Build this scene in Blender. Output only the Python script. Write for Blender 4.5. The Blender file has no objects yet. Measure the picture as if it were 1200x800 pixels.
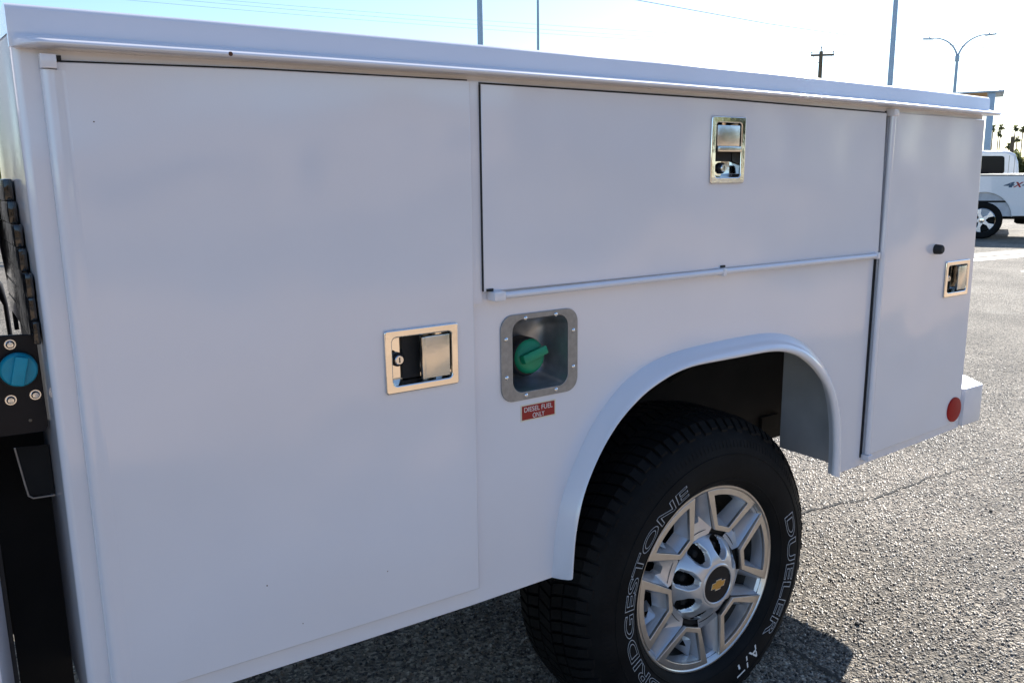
import bpy, bmesh, math, random
import numpy as np
from math import sin, cos, pi, radians, atan2, hypot
from mathutils import Vector, Matrix

random.seed(7)
rng = np.random.default_rng(7)
scene = bpy.context.scene
COL = scene.collection

# ------------------------------------------------------------------ camera
CAM = Vector((-0.1154, -1.2698, 1.4132))
YAW, PITCH, ROLL, FPX = 0.60604, -0.19242, -0.01279, 968.16
cam = bpy.data.cameras.new("camera")
cam.sensor_width = 36.0
cam.lens = FPX / 1200.0 * 36.0
cam.clip_start = 0.02
cam.clip_end = 6000
cam_ob = bpy.data.objects.new("camera", cam)
COL.objects.link(cam_ob)
d = Vector((sin(YAW) * cos(PITCH), cos(YAW) * cos(PITCH), sin(PITCH)))
r = Vector((cos(YAW), -sin(YAW), 0))
u = r.cross(d)
r2 = cos(ROLL) * r + sin(ROLL) * u
u2 = -sin(ROLL) * r + cos(ROLL) * u
cam_ob.matrix_world = Matrix(((r2.x, u2.x, -d.x, CAM.x), (r2.y, u2.y, -d.y, CAM.y),
                              (r2.z, u2.z, -d.z, CAM.z), (0, 0, 0, 1)))
scene.camera = cam_ob

# ------------------------------------------------------------------ light
SUN = Vector((0.81, 0.31, 0.50)).normalized()
sun = bpy.data.lights.new("sun", 'SUN')
sun.energy = 5.0
sun.angle = radians(0.53)
sun.color = (1.0, 0.95, 0.87)
sun_ob = bpy.data.objects.new("sun", sun)
sun_ob.rotation_euler = SUN.to_track_quat('Z', 'Y').to_euler()
COL.objects.link(sun_ob)

world = bpy.data.worlds.new("World")
scene.world = world
world.use_nodes = True
wn = world.node_tree
wn.nodes.clear()
w_out = wn.nodes.new('ShaderNodeOutputWorld')
w_bg = wn.nodes.new('ShaderNodeBackground')
w_sky = wn.nodes.new('ShaderNodeTexSky')
w_sky.sky_type = 'NISHITA'
w_sky.sun_disc = False
w_sky.sun_elevation = math.asin(SUN.z)
w_sky.sun_rotation = atan2(SUN.x, SUN.y)
w_sky.air_density = 1.0
w_sky.dust_density = 0.4
w_sky.ozone_density = 4.0
w_bg.inputs['Strength'].default_value = 0.11
wn.links.new(w_sky.outputs['Color'], w_bg.inputs['Color'])
wn.links.new(w_bg.outputs['Background'], w_out.inputs['Surface'])

scene.view_settings.view_transform = 'Standard'
scene.view_settings.look = 'None'
scene.view_settings.exposure = 1.06
scene.view_settings.gamma = 1.0


# ------------------------------------------------------------------ materials
def mat(name, col, rough=0.5, metal=0.0, coat=0.0, coat_rough=0.03, spec=None, trans=0.0, vary=0.0, vscale=20.0,
        bump=0.0, bscale=200.0, bdist=0.002, emit=None):
    m = bpy.data.materials.new(name)
    m.use_nodes = True
    nt = m.node_tree
    b = nt.nodes['Principled BSDF']
    b.inputs['Base Color'].default_value = (*col, 1)
    b.inputs['Roughness'].default_value = rough
    b.inputs['Metallic'].default_value = metal
    b.inputs['Coat Weight'].default_value = coat
    b.inputs['Coat Roughness'].default_value = coat_rough
    b.inputs['Transmission Weight'].default_value = trans
    if spec is not None:
        b.inputs['Specular IOR Level'].default_value = spec
    tc = nt.nodes.new('ShaderNodeTexCoord')
    if vary:
        n = nt.nodes.new('ShaderNodeTexNoise')
        n.inputs['Scale'].default_value = vscale
        n.inputs['Detail'].default_value = 6
        nt.links.new(tc.outputs['Object'], n.inputs['Vector'])
        ramp = nt.nodes.new('ShaderNodeMapRange')
        ramp.inputs['From Min'].default_value = 0.3
        ramp.inputs['From Max'].default_value = 0.7
        ramp.inputs['To Min'].default_value = 1 - vary
        ramp.inputs['To Max'].default_value = 1 + vary
        nt.links.new(n.outputs['Fac'], ramp.inputs['Value'])
        mx = nt.nodes.new('ShaderNodeVectorMath')
        mx.operation = 'SCALE'
        mx.inputs[0].default_value = col
        nt.links.new(ramp.outputs['Result'], mx.inputs['Scale'])
        nt.links.new(mx.outputs['Vector'], b.inputs['Base Color'])
    if bump:
        n = nt.nodes.new('ShaderNodeTexNoise')
        n.inputs['Scale'].default_value = bscale
        n.inputs['Detail'].default_value = 3
        nt.links.new(tc.outputs['Object'], n.inputs['Vector'])
        bp = nt.nodes.new('ShaderNodeBump')
        bp.inputs['Strength'].default_value = bump
        bp.inputs['Distance'].default_value = bdist
        nt.links.new(n.outputs['Fac'], bp.inputs['Height'])
        nt.links.new(bp.outputs['Normal'], b.inputs['Normal'])
        if coat:
            nt.links.new(bp.outputs['Normal'], b.inputs['Coat Normal'])
    return m


def paint(name, col, wav=0.0012):
    """glossy truck enamel: soft base, clear coat, faint sheet-metal waviness and dust"""
    m = bpy.data.materials.new(name)
    m.use_nodes = True
    nt = m.node_tree
    b = nt.nodes['Principled BSDF']
    L = nt.links.new
    tc = nt.nodes.new('ShaderNodeTexCoord')
    n1 = nt.nodes.new('ShaderNodeTexNoise')
    n1.inputs['Scale'].default_value = 1.7
    n1.inputs['Detail'].default_value = 1.5
    L(tc.outputs['Object'], n1.inputs['Vector'])
    n2 = nt.nodes.new('ShaderNodeTexNoise')
    n2.inputs['Scale'].default_value = 420
    L(tc.outputs['Object'], n2.inputs['Vector'])
    b1 = nt.nodes.new('ShaderNodeBump')
    b1.inputs['Strength'].default_value = 1.0
    b1.inputs['Distance'].default_value = 0.036
    L(n1.outputs['Fac'], b1.inputs['Height'])
    b2 = nt.nodes.new('ShaderNodeBump')
    b2.inputs['Strength'].default_value = 0.35
    b2.inputs['Distance'].default_value = 0.00025
    L(n2.outputs['Fac'], b2.inputs['Height'])
    L(b1.outputs['Normal'], b2.inputs['Normal'])
    n3 = nt.nodes.new('ShaderNodeTexNoise')
    n3.inputs['Scale'].default_value = 6
    n3.inputs['Detail'].default_value = 8
    L(tc.outputs['Object'], n3.inputs['Vector'])
    mr = nt.nodes.new('ShaderNodeMapRange')
    mr.inputs['From Min'].default_value = 0.35
    mr.inputs['From Max'].default_value = 0.75
    mr.inputs['To Min'].default_value = 1.0
    mr.inputs['To Max'].default_value = 0.975
    L(n3.outputs['Fac'], mr.inputs['Value'])
    sc = nt.nodes.new('ShaderNodeVectorMath')
    sc.operation = 'SCALE'
    sc.inputs[0].default_value = col
    L(mr.outputs['Result'], sc.inputs['Scale'])
    L(sc.outputs['Vector'], b.inputs['Base Color'])
    b.inputs['Roughness'].default_value = 0.45
    b.inputs['Coat Weight'].default_value = 1.0
    b.inputs['Coat Roughness'].default_value = 0.03
    b.inputs['Coat IOR'].default_value = 1.7
    L(b2.outputs['Normal'], b.inputs['Normal'])
    L(b2.outputs['Normal'], b.inputs['Coat Normal'])
    return m


def asphalt_mat():
    m = bpy.data.materials.new('worn asphalt')
    m.use_nodes = True
    nt = m.node_tree
    b = nt.nodes['Principled BSDF']
    L = nt.links.new
    tc = nt.nodes.new('ShaderNodeTexCoord')

    def noise(scale, detail=4):
        n = nt.nodes.new('ShaderNodeTexNoise')
        n.inputs['Scale'].default_value = scale
        n.inputs['Detail'].default_value = detail
        L(tc.outputs['Object'], n.inputs['Vector'])
        return n
    v = nt.nodes.new('ShaderNodeTexVoronoi')
    v.inputs['Scale'].default_value = 95
    L(tc.outputs['Object'], v.inputs['Vector'])
    hs = nt.nodes.new('ShaderNodeSeparateColor')
    L(v.outputs['Color'], hs.inputs['Color'])
    ramp = nt.nodes.new('ShaderNodeValToRGB')
    e = ramp.color_ramp.elements
    e[0].position = 0.0
    e[0].color = (0.05, 0.047, 0.045, 1)
    e[1].position = 1.0
    e[1].color = (0.525, 0.46, 0.375, 1)
    for p, c in ((0.3, (0.152, 0.133, 0.11, 1)), (0.62, (0.27, 0.236, 0.192, 1)), (0.86, (0.352, 0.306, 0.248, 1))):
        k = e.new(p)
        k.color = c
    L(hs.outputs['Red'], ramp.inputs['Fac'])
    big = noise(1.1, 5)
    mr = nt.nodes.new('ShaderNodeMapRange')
    mr.inputs['From Min'].default_value = 0.35
    mr.inputs['From Max'].default_value = 0.7
    mr.inputs['To Min'].default_value = 0.66
    mr.inputs['To Max'].default_value = 1.25
    L(big.outputs['Fac'], mr.inputs['Value'])
    sc = nt.nodes.new('ShaderNodeVectorMath')
    sc.operation = 'SCALE'
    L(ramp.outputs['Color'], sc.inputs[0])
    L(mr.outputs['Result'], sc.inputs['Scale'])
    # pale scuffs of dried cement and dust
    sf = noise(1.6, 7)
    sr = nt.nodes.new('ShaderNodeMapRange')
    sr.inputs['From Min'].default_value = 0.60
    sr.inputs['From Max'].default_value = 0.74
    L(sf.outputs['Fac'], sr.inputs['Value'])
    mul = nt.nodes.new('ShaderNodeMath')
    mul.operation = 'MULTIPLY'
    mul.inputs[1].default_value = 0.45
    L(sr.outputs['Result'], mul.inputs[0])
    mx = nt.nodes.new('ShaderNodeMix')
    mx.data_type = 'RGBA'
    L(mul.outputs['Value'], mx.inputs['Factor'])
    L(sc.outputs['Vector'], mx.inputs['A'])
    mx.inputs['B'].default_value = (0.36, 0.33, 0.28, 1)
    L(mx.outputs['Result'], b.inputs['Base Color'])
    b.inputs['Roughness'].default_value = 0.82
    b.inputs['Specular IOR Level'].default_value = 0.22
    # relief: stones and grit
    mth = nt.nodes.new('ShaderNodeMath')
    mth.operation = 'MULTIPLY_ADD'
    inv = nt.nodes.new('ShaderNodeMath')
    inv.operation = 'SUBTRACT'
    inv.inputs[0].default_value = 1.0
    L(v.outputs['Distance'], inv.inputs[1])
    g = noise(260, 3)
    L(g.outputs['Fac'], mth.inputs[0])
    mth.inputs[1].default_value = 0.35
    L(inv.outputs['Value'], mth.inputs[2])
    bp = nt.nodes.new('ShaderNodeBump')
    bp.inputs['Strength'].default_value = 1.0
    bp.inputs['Distance'].default_value = 0.010
    L(mth.outputs['Value'], bp.inputs['Height'])
    L(bp.outputs['Normal'], b.inputs['Normal'])
    return m


def island_mat(name, stops, rough):
    m = bpy.data.materials.new(name)
    m.use_nodes = True
    nt = m.node_tree
    b = nt.nodes['Principled BSDF']
    g = nt.nodes.new('ShaderNodeNewGeometry')
    rp = nt.nodes.new('ShaderNodeValToRGB')
    e = rp.color_ramp.elements
    e[0].position, e[0].color = stops[0][0], (*stops[0][1], 1)
    e[1].position, e[1].color = stops[-1][0], (*stops[-1][1], 1)
    for p, c in stops[1:-1]:
        k = e.new(p)
        k.color = (*c, 1)
    nt.links.new(g.outputs['Random Per Island'], rp.inputs['Fac'])
    tc = nt.nodes.new('ShaderNodeTexCoord')
    n = nt.nodes.new('ShaderNodeTexNoise')
    n.inputs['Scale'].default_value = 1.1
    n.inputs['Detail'].default_value = 5
    nt.links.new(tc.outputs['Object'], n.inputs['Vector'])
    pr = nt.nodes.new('ShaderNodeValToRGB')
    pr.color_ramp.elements[0].position, pr.color_ramp.elements[0].color = .36, (.62, .60, .58, 1)
    pr.color_ramp.elements[1].position, pr.color_ramp.elements[1].color = .66, (1.22, 1.09, .93, 1)
    nt.links.new(n.outputs['Fac'], pr.inputs['Fac'])
    mu = nt.nodes.new('ShaderNodeVectorMath')
    mu.operation = 'MULTIPLY'
    nt.links.new(rp.outputs['Color'], mu.inputs[0])
    nt.links.new(pr.outputs['Color'], mu.inputs[1])
    nt.links.new(mu.outputs['Vector'], b.inputs['Base Color'])
    b.inputs['Roughness'].default_value = rough
    b.inputs['Specular IOR Level'].default_value = .65
    return m


def leaf_mat(name, col, tcol):
    m = mat(name, col, .6, vary=.5, vscale=3)
    nt = m.node_tree
    b = nt.nodes['Principled BSDF']
    t = nt.nodes.new('ShaderNodeBsdfTranslucent')
    t.inputs['Color'].default_value = (*tcol, 1)
    mx = nt.nodes.new('ShaderNodeMixShader')
    mx.inputs['Fac'].default_value = .45
    nt.links.new(b.outputs['BSDF'], mx.inputs[1])
    nt.links.new(t.outputs['BSDF'], mx.inputs[2])
    nt.links.new(mx.outputs['Shader'], nt.nodes['Material Output'].inputs['Surface'])
    return m


M = {}
M['white'] = paint('white truck enamel', (0.765, 0.75, 0.79))
M['white_far'] = mat('white car paint', (0.78, 0.78, 0.79), 0.3, coat=0.8, vary=0.02)
M['chrome'] = mat('chrome plated steel', (0.80, 0.77, 0.73), 0.06, 1.0, bump=0.15, bscale=60, bdist=0.0008)
M['paddle'] = mat('worn chrome paddle', (0.72, 0.70, 0.66), 0.24, 1.0, bump=0.3, bscale=90, bdist=0.001)
M['steel'] = mat('brushed aluminium', (0.30, 0.30, 0.30), 0.42, 0.6, vary=0.12, vscale=90, bump=0.2, bscale=400)
M['cup'] = mat('dull cast aluminium', (0.40, 0.41, 0.43), 0.38, 0.85, vary=0.25, vscale=28)
M['screw'] = mat('zinc screw', (0.75, 0.75, 0.76), 0.22, 1.0)
M['rubber'] = mat('black rubber', (0.012, 0.012, 0.013), 0.65, vary=0.2)
M['black'] = mat('black plastic', (0.006, 0.0065, 0.010), 0.4, vary=0.15, spec=0.25)
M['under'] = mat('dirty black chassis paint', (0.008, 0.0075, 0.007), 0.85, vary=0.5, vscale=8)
M['dust'] = mat('dusty steel', (0.17, 0.13, 0.09), 0.8, vary=0.4, vscale=14)
M['well'] = mat('dusty white well sheet with shade', (0.50, 0.50, 0.52), 0.5, vary=0.12, vscale=9)  # dusty white paint, greyed to stand for its shade
M['tyre'] = mat('tyre rubber', (0.0075, 0.0075, 0.008), 0.65, vary=0.35, vscale=14, bump=0.25, bscale=160, spec=0.14)
M['letter'] = mat('raised white tyre lettering', (0.42, 0.42, 0.43), 0.6)
M['alloy'] = mat('machined alloy', (0.66, 0.61, 0.56), 0.30, 0.9, vary=0.05, vscale=40)
M['silver'] = mat('silver wheel paint', (0.60, 0.60, 0.62), 0.32, 0.65, coat=0.4, vary=0.06, vscale=30)
M['shaded_rim'] = mat('rim barrel darkened as shade', (0.09, 0.085, 0.08), 0.55, 0.4, vary=0.3, vscale=20)  # barrel darkened to stand for occlusion behind the spoke openings
M['wheel_far'] = mat('polished wheel', (0.80, 0.80, 0.82), 0.22, 0.6)
M['gloss_black'] = mat('black sleeves and reflection', (0.006, 0.006, 0.008), 0.12, coat=0.6, bump=0.6, bscale=30, bdist=0.004)
M['gold'] = mat('gold emblem', (0.60, 0.33, 0.08), 0.35, 0.6)
M['green'] = mat('green plastic cap', (0.003, 0.23, 0.105), 0.42, vary=0.12, vscale=40)
M['blue'] = mat('blue plastic cap', (0.0, 0.30, 0.42), 0.45, vary=0.1, vscale=40)
M['decal'] = mat('red decal', (0.30, 0.008, 0.008), 0.4)
M['ink'] = mat('white print', (0.75, 0.74, 0.72), 0.45)
M['cream'] = mat('cream decal border and sunlit rail', (0.72, 0.66, 0.52), 0.45)
M['reflector'] = mat('red reflector', (0.36, 0.012, 0.010), 0.45, spec=0.2, bump=0.3, bscale=500)
M['rust'] = mat('rust', (0.10, 0.04, 0.02), 0.9)
M['asphalt'] = asphalt_mat()
M['pole'] = mat('hazed blue grey pole paint', (0.34, 0.44, 0.54), 0.45, 0.2, vary=0.06)  # blue grey paint, lightened to stand for haze
M['wood'] = mat('weathered pole wood', (0.14, 0.10, 0.065), 0.85, vary=0.3, vscale=5)
M['wire'] = mat('cable', (0.16, 0.18, 0.2), 0.6)
M['leaf'] = leaf_mat('palm leaf', (0.10, 0.115, 0.055), (.28, .30, .13))  # leaf colour lightened in place of haze over the distant palms
M['shrub'] = leaf_mat('dry shrub leaf', (0.11, 0.115, 0.04), (.26, .26, .08))
M['trunk'] = mat('palm trunk', (0.34, 0.27, 0.21), 0.9, vary=0.2)  # trunk colour lightened for haze as well
M['glass'] = mat('tinted glass', (0.004, 0.006, 0.011), 0.06, spec=0.12)
M['stripe'] = mat('worn road paint', (0.62, 0.60, 0.54), 0.7, vary=0.25, vscale=12)
M['grass'] = mat('dry grass', (0.15, 0.16, 0.035), 0.9, vary=0.4, vscale=3)
M['dirt'] = mat('sandy dirt', (0.46, 0.32, 0.20), 0.95, vary=0.25, vscale=1.2)
M['kerb'] = mat('brown kerb', (0.22, 0.13, 0.075), 0.85, vary=0.2, vscale=4)
M['concrete'] = mat('concrete', (0.34, 0.32, 0.29), 0.85, vary=0.15, vscale=2)
M['stucco'] = mat('tan stucco', (0.42, 0.30, 0.19), 0.85, vary=0.1, vscale=1.5)
M['soffit'] = mat('tan soffit', (0.45, 0.25, 0.10), 0.7)
M['stone'] = island_mat('grey stone chip', [(0, (.015, .015, .016)), (.22, (.05, .048, .046)), (.3, (.15, .137, .12)), (.62, (.22, .20, .172)), (.8, (.27, .205, .155)), (.9, (.38, .355, .31)), (1, (.6, .56, .5))], .46)
M['blackstone'] = mat('black tar lump', (0.012, 0.012, 0.012), 0.8)
M['crack'] = mat('crack shadow tar', (0.02, 0.019, 0.018), 0.9)


# ------------------------------------------------------------------ helpers
def link(name, me, material=None, parent=None, angle=35, smooth=True):
    o = bpy.data.objects.new(name, me)
    COL.objects.link(o)
    if material is not None:
        me.materials.append(material)
    if smooth and me.polygons:
        me.polygons.foreach_set('use_smooth', [True] * len(me.polygons))
        me.set_sharp_from_angle(angle=radians(angle))
    if parent is not None:
        o.parent = parent
    return o


def thing(name, label, cat, loc=(0, 0, 0), rz=0.0, group=None):
    o = bpy.data.objects.new(name, None)
    o.empty_display_size = 0.2
    o.location = loc
    o.rotation_euler = (0, 0, rz)
    COL.objects.link(o)
    tag(o, label, cat, group)
    return o


def tag(o, label, cat, group=None):
    o['label'] = label
    o['category'] = cat
    if group:
        o['group'] = group
    return o


def structure(o):
    o['kind'] = 'structure'
    return o


def pydata(name, v, f, material=None, parent=None, angle=35, smooth=True):
    me = bpy.data.meshes.new(name)
    me.from_pydata(v, [], f)
    me.update()
    return link(name, me, material, parent, angle, smooth)


def from_bm(name, bm, material=None, parent=None, angle=35, smooth=True):
    bmesh.ops.recalc_face_normals(bm, faces=bm.faces)
    me = bpy.data.meshes.new(name)
    bm.to_mesh(me)
    bm.free()
    return link(name, me, material, parent, angle, smooth)


def curve_mesh(cu):
    o = bpy.data.objects.new('tmp', cu)
    COL.objects.link(o)
    dg = bpy.context.evaluated_depsgraph_get()
    dg.update()
    me = bpy.data.meshes.new_from_object(o.evaluated_get(dg))
    bpy.data.objects.remove(o)
    bpy.data.curves.remove(cu)
    return me


def plate_mesh(loops, thick, bevel=0.0, res=2):
    """filled outline (first loop) with holes, local X,Y in plane, centred on Z"""
    cu = bpy.data.curves.new('tmp', 'CURVE')
    cu.dimensions = '2D'
    cu.fill_mode = 'BOTH'
    cu.extrude = max(thick / 2 - bevel, 0.0)
    cu.bevel_depth = bevel
    cu.bevel_resolution = res
    cu.offset = -bevel
    for lp in loops:
        s = cu.splines.new('POLY')
        s.points.add(len(lp) - 1)
        for p, q in zip(s.points, lp):
            p.co = (q[0], q[1], 0, 1)
        s.use_cyclic_u = True
    return curve_mesh(cu)


def plate(name, loops, yf, thick, material, parent, bevel=0.0, angle=35):
    """vertical plate in the XZ plane, front face at y = yf (towards -y), going back by thick"""
    me = plate_mesh(loops, thick, bevel)
    me.transform(Matrix.Translation((0, yf + thick / 2, 0)) @ Matrix.Rotation(pi / 2, 4, 'X'))
    return link(name, me, material, parent, angle)


def flat(name, loops, z, thick, material, parent, bevel=0.0):
    """horizontal plate in XY, top at z"""
    me = plate_mesh(loops, thick, bevel)
    me.transform(Matrix.Translation((0, 0, z - thick / 2)))
    return link(name, me, material, parent)


def rrect(x0, z0, x1, z1, rad, n=5):
    pts = []
    for cx, cz, a in ((x1 - rad, z1 - rad, 0), (x0 + rad, z1 - rad, 90), (x0 + rad, z0 + rad, 180), (x1 - rad, z0 + rad, 270)):
        for i in range(n + 1):
            t = radians(a + 90 * i / n)
            pts.append((cx + rad * cos(t), cz + rad * sin(t)))
    return pts


def rquad(q, rad, n=4):
    """rounded convex polygon"""
    pts = []
    m = len(q)
    for i in range(m):
        p0, p1, p2 = Vector(q[i - 1]), Vector(q[i]), Vector(q[(i + 1) % m])
        a = p1 + (p0 - p1).normalized() * rad
        b = p1 + (p2 - p1).normalized() * rad
        for k in range(n + 1):
            t = k / n
            w = (1 - t) ** 2 * a + 2 * t * (1 - t) * p1 + t * t * b
            pts.append((w.x, w.y))
    return pts


def circle(cx, cz, rad, n=32, a0=0):
    return [(cx + rad * cos(2 * pi * i / n + a0), cz + rad * sin(2 * pi * i / n + a0)) for i in range(n)]


def box_bm(bm, x0, x1, y0, y1, z0, z1, bevel=0.0):
    vs = [bm.verts.new(p) for p in ((x0, y0, z0), (x1, y0, z0), (x1, y1, z0), (x0, y1, z0),
                                    (x0, y0, z1), (x1, y0, z1), (x1, y1, z1), (x0, y1, z1))]
    fs = [bm.faces.new([vs[i] for i in q]) for q in ((3, 2, 1, 0), (4, 5, 6, 7), (0, 1, 5, 4), (1, 2, 6, 5), (2, 3, 7, 6), (3, 0, 4, 7))]
    if bevel:
        es = list({e for f in fs for e in f.edges})
        bmesh.ops.bevel(bm, geom=es, offset=bevel, segments=2, affect='EDGES', profile=0.6)
    return bm


def box(name, x0, x1, y0, y1, z0, z1, material, parent=None, bevel=0.0):
    return from_bm(name, box_bm(bmesh.new(), x0, x1, y0, y1, z0, z1, bevel), material, parent)


def tube_data(path, rad, n=10, caps=True):
    path = [Vector(p) for p in path]
    rads = rad if isinstance(rad, (list, tuple)) else [rad] * len(path)
    v, f = [], []
    up = None
    for i, p in enumerate(path):
        t = (path[min(i + 1, len(path) - 1)] - path[max(i - 1, 0)]).normalized()
        if up is None:
            up = Vector((0, 0, 1)) if abs(t.z) < 0.9 else Vector((1, 0, 0))
        a = up - t * up.dot(t)
        a.normalize()
        up = a
        b = t.cross(a)
        for k in range(n):
            w = 2 * pi * k / n
            v.append(tuple(p + rads[i] * (cos(w) * a + sin(w) * b)))
    for i in range(len(path) - 1):
        for k in range(n):
            f.append((i * n + k, i * n + (k + 1) % n, (i + 1) * n + (k + 1) % n, (i + 1) * n + k))
    if caps:
        f.append(tuple(range(n - 1, -1, -1)))
        f.append(tuple((len(path) - 1) * n + k for k in range(n)))
    return v, f


def tube(name, path, rad, material, parent=None, n=10):
    v, f = tube_data(path, rad, n)
    return pydata(name, v, f, material, parent, 50)


def merge(parts):
    V, F = [], []
    for v, f in parts:
        o = len(V)
        V += list(v)
        F += [tuple(i + o for i in q) for q in f]
    return V, F


def lathe_data(profile, n=64, axis='y', close=False):
    """profile of (radius, offset along axis)"""
    v, f = [], []
    m = len(profile)
    for i in range(n):
        w = 2 * pi * i / n
        for rr, h in profile:
            v.append((rr * cos(w), h, rr * sin(w)) if axis == 'y' else (rr * cos(w), rr * sin(w), h))
    for i in range(n):
        j = (i + 1) % n
        for k in range(m - 1):
            f.append((i * m + k, i * m + k + 1, j * m + k + 1, j * m + k) if axis == 'y' else
                     (i * m + k, j * m + k, j * m + k + 1, i * m + k + 1))
        if close:
            f.append((i * m + m - 1, i * m, j * m, j * m + m - 1))
    return v, f


def lathe(name, profile, material, parent=None, n=64, axis='y', angle=35, loc=None):
    v, f = lathe_data(profile, n, axis)
    o = pydata(name, v, f, material, parent, angle)
    if loc:
        o.location = loc
    return o


def text_mesh(body, outline=0.0, bold=0.0):
    cu = bpy.data.curves.new('tmp', 'FONT')
    cu.body = body
    cu.resolution_u = 6
    cu.offset = bold
    if outline:
        cu.fill_mode = 'NONE'
        cu.bevel_depth = outline
        cu.bevel_resolution = 1
    me = curve_mesh(cu)
    co = np.empty(len(me.vertices) * 3)
    me.vertices.foreach_get('co', co)
    return me, co.reshape(-1, 3)


def resample(pts, n):
    p = np.array(pts, float)
    s = np.r_[0, np.cumsum(np.hypot(*(p[1:] - p[:-1]).T))]
    t = np.linspace(0, s[-1], n)
    return np.c_[np.interp(t, s, p[:, 0]), np.interp(t, s, p[:, 1])]


def smooth_line(p, it=2):
    p = p.copy()
    for _ in range(it):
        p[1:-1] = 0.25 * p[:-2] + 0.5 * p[1:-1] + 0.25 * p[2:]
    return p


def copy_tree(o, parent=None):
    c = o.copy()
    COL.objects.link(c)
    if parent is not None:
        c.parent = parent
    for ch in list(o.children):
        copy_tree(ch, c)
    return c


# ------------------------------------------------------------------ ground
def ground():
    R = 3000
    xs = [-R, -400, -60, -12, 12, 60, 400, R]
    v = [(x, y, 0) for y in xs for x in xs]
    n = len(xs)
    f = [(j * n + i, j * n + i + 1, (j + 1) * n + i + 1, (j + 1) * n + i) for j in range(n - 1) for i in range(n - 1)]
    structure(pydata('ground', v, f, M['asphalt']))
    # road, verge and kerb beyond the truck
    structure(box('grass_verge', -160, 120, 25.2, 41.5, 0.002, 0.06, M['grass']))
    structure(box('kerb', -160, 120, 24.7, 25.18, 0.003, 0.14, M['kerb'], bevel=0.02))
    structure(box('far_kerb', -160, 120, 41.52, 42.1, 0.003, 0.15, M['concrete'], bevel=0.02))
    structure(box('road_line', -160, 120, 48, 48.6, 0.001, 0.005, M['stripe']))
    e1 = smooth_line(np.c_[np.linspace(-40, 60, 120), -3.0 + rng.normal(0, .55, 120)], 2)
    e2 = smooth_line(np.c_[np.linspace(60, -40, 120), -8.5 + rng.normal(0, 1.2, 120)], 2)
    structure(flat('dirt_lot', [[tuple(p) for p in e1] + [tuple(p) for p in e2]], .006, .004, M['dirt'], None))
    # parking line in front of the white pickup
    structure(pydata('parking_line', [(12.4, 5.78, .004), (17.5, 5.12, .004), (17.55, 5.42, .004), (12.45, 6.08, .004)], [(0, 1, 2, 3)], M['stripe']))
    structure(pydata('parking_line', [(12.9, 4.35, .004), (15.6, 2.0, .004), (15.7, 2.1, .004), (13.0, 4.45, .004)], [(0, 1, 2, 3)], M['stripe']))
    structure(pydata('concrete_apron', [(13.2, 6.15, .003), (17.5, 5.5, .003), (17.8, 5.95, .003), (13.5, 6.6, .003)], [(0, 1, 2, 3)], M['concrete']))

    cracks = []

    def crack(pts, w):
        p = smooth_line(resample(pts, 60), 1)
        p[:, 0] += rng.normal(0, .006, 60)
        p[:, 1] += rng.normal(0, .006, 60)
        V, F = [], []
        for i, q in enumerate(p):
            t = p[min(i + 1, 59)] - p[max(i - 1, 0)]
            nn = np.array([-t[1], t[0]]) / np.hypot(*t)
            ww = w * (0.35 + rng.random()) * (1 - 0.6 * (i / 59))
            V += [(q[0] + nn[0] * ww, q[1] + nn[1] * ww, .004), (q[0] - nn[0] * ww, q[1] - nn[1] * ww, .004)]
            if i:
                F.append((2 * i - 2, 2 * i - 1, 2 * i + 1, 2 * i))
        cracks.append(p)
        structure(pydata('asphalt_crack', V, F, M['crack'], smooth=False))
    crack([(1.7, 1.1), (2.4, .86), (2.82, .755), (3.03, .735), (3.21, .665), (3.57, .67), (4.1, .61)], .008)
    crack([(1.72, .45), (1.83, .24), (1.88, .12), (1.86, .0), (1.87, -.12), (1.80, -.3)], .010)

    # tar lumps lying loose
    LUMP = ('largest black tar lump on the sunlit asphalt just right of the tyre', 'tiny tar lump touching the largest lump beside the tyre', 'small tar lump a step right of the largest one', 'left one of the pair of black lumps at the lower right', 'right one of the pair of black lumps at the lower right', 'small dark lump midway between the tyre and the right edge', 'small dark lump right of the middle of the sunlit asphalt', 'dark lump near the right edge of the asphalt', 'small dark lump above the largest one by the tyre', 'dark lump furthest to the lower right corner', 'dark lump just below the crack')
    for i, (x, y, q) in enumerate(((2.17, .10, .011), (2.20, .10, .006), (2.35, .14, .006), (2.62, -.42, .011), (2.66, -.40, .009), (2.75, .27, .007), (3.1, .05, .006), (3.45, .3, .009), (2.36, .33, .008), (3.7, -.1, .008), (2.9, .58, .008))):
        bm = bmesh.new()
        bmesh.ops.create_icosphere(bm, subdivisions=1, radius=q)
        for vv in bm.verts:
            vv.co *= random.uniform(.7, 1.15)
            vv.co.z *= .7
        o = from_bm('tar_lump', bm, M['blackstone'], None, smooth=False)
        o.location = (x, y, q * .4)
        tag(o, LUMP[i], 'lump', 'tar lumps on the asphalt')
    # loose stone chips bedded in the surface round the wheel, one joined mesh
    N = 200000
    rr = 4.6 * np.sqrt(rng.random(N)) * (0.35 + .65 * rng.random(N))
    aa = rng.random(N) * 2 * pi
    px, py = 2.9 + rr * np.cos(aa), 0.7 + rr * np.sin(aa)
    keep = (px > 0.1) & (px < 7.2) & (py > -1.0) & (py < 4.5)
    for q in cracks:
        for cx_, cy_ in resample(q, 300):
            keep &= (px - cx_) ** 2 + (py - cy_) ** 2 > .0065 ** 2
    px, py = px[keep], py[keep]
    N = len(px)
    s = 0.0022 + 0.0050 * rng.random(N) ** 2.6
    base = np.array([(1, 0, 0), (0, 1, 0), (-1, 0, 0), (0, -1, 0), (0, 0, 1), (.6, .6, .55), (-.6, .5, .6)])[:5]
    fc = np.array([(0, 1, 4), (1, 2, 4), (2, 3, 4), (3, 0, 4)])
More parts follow.
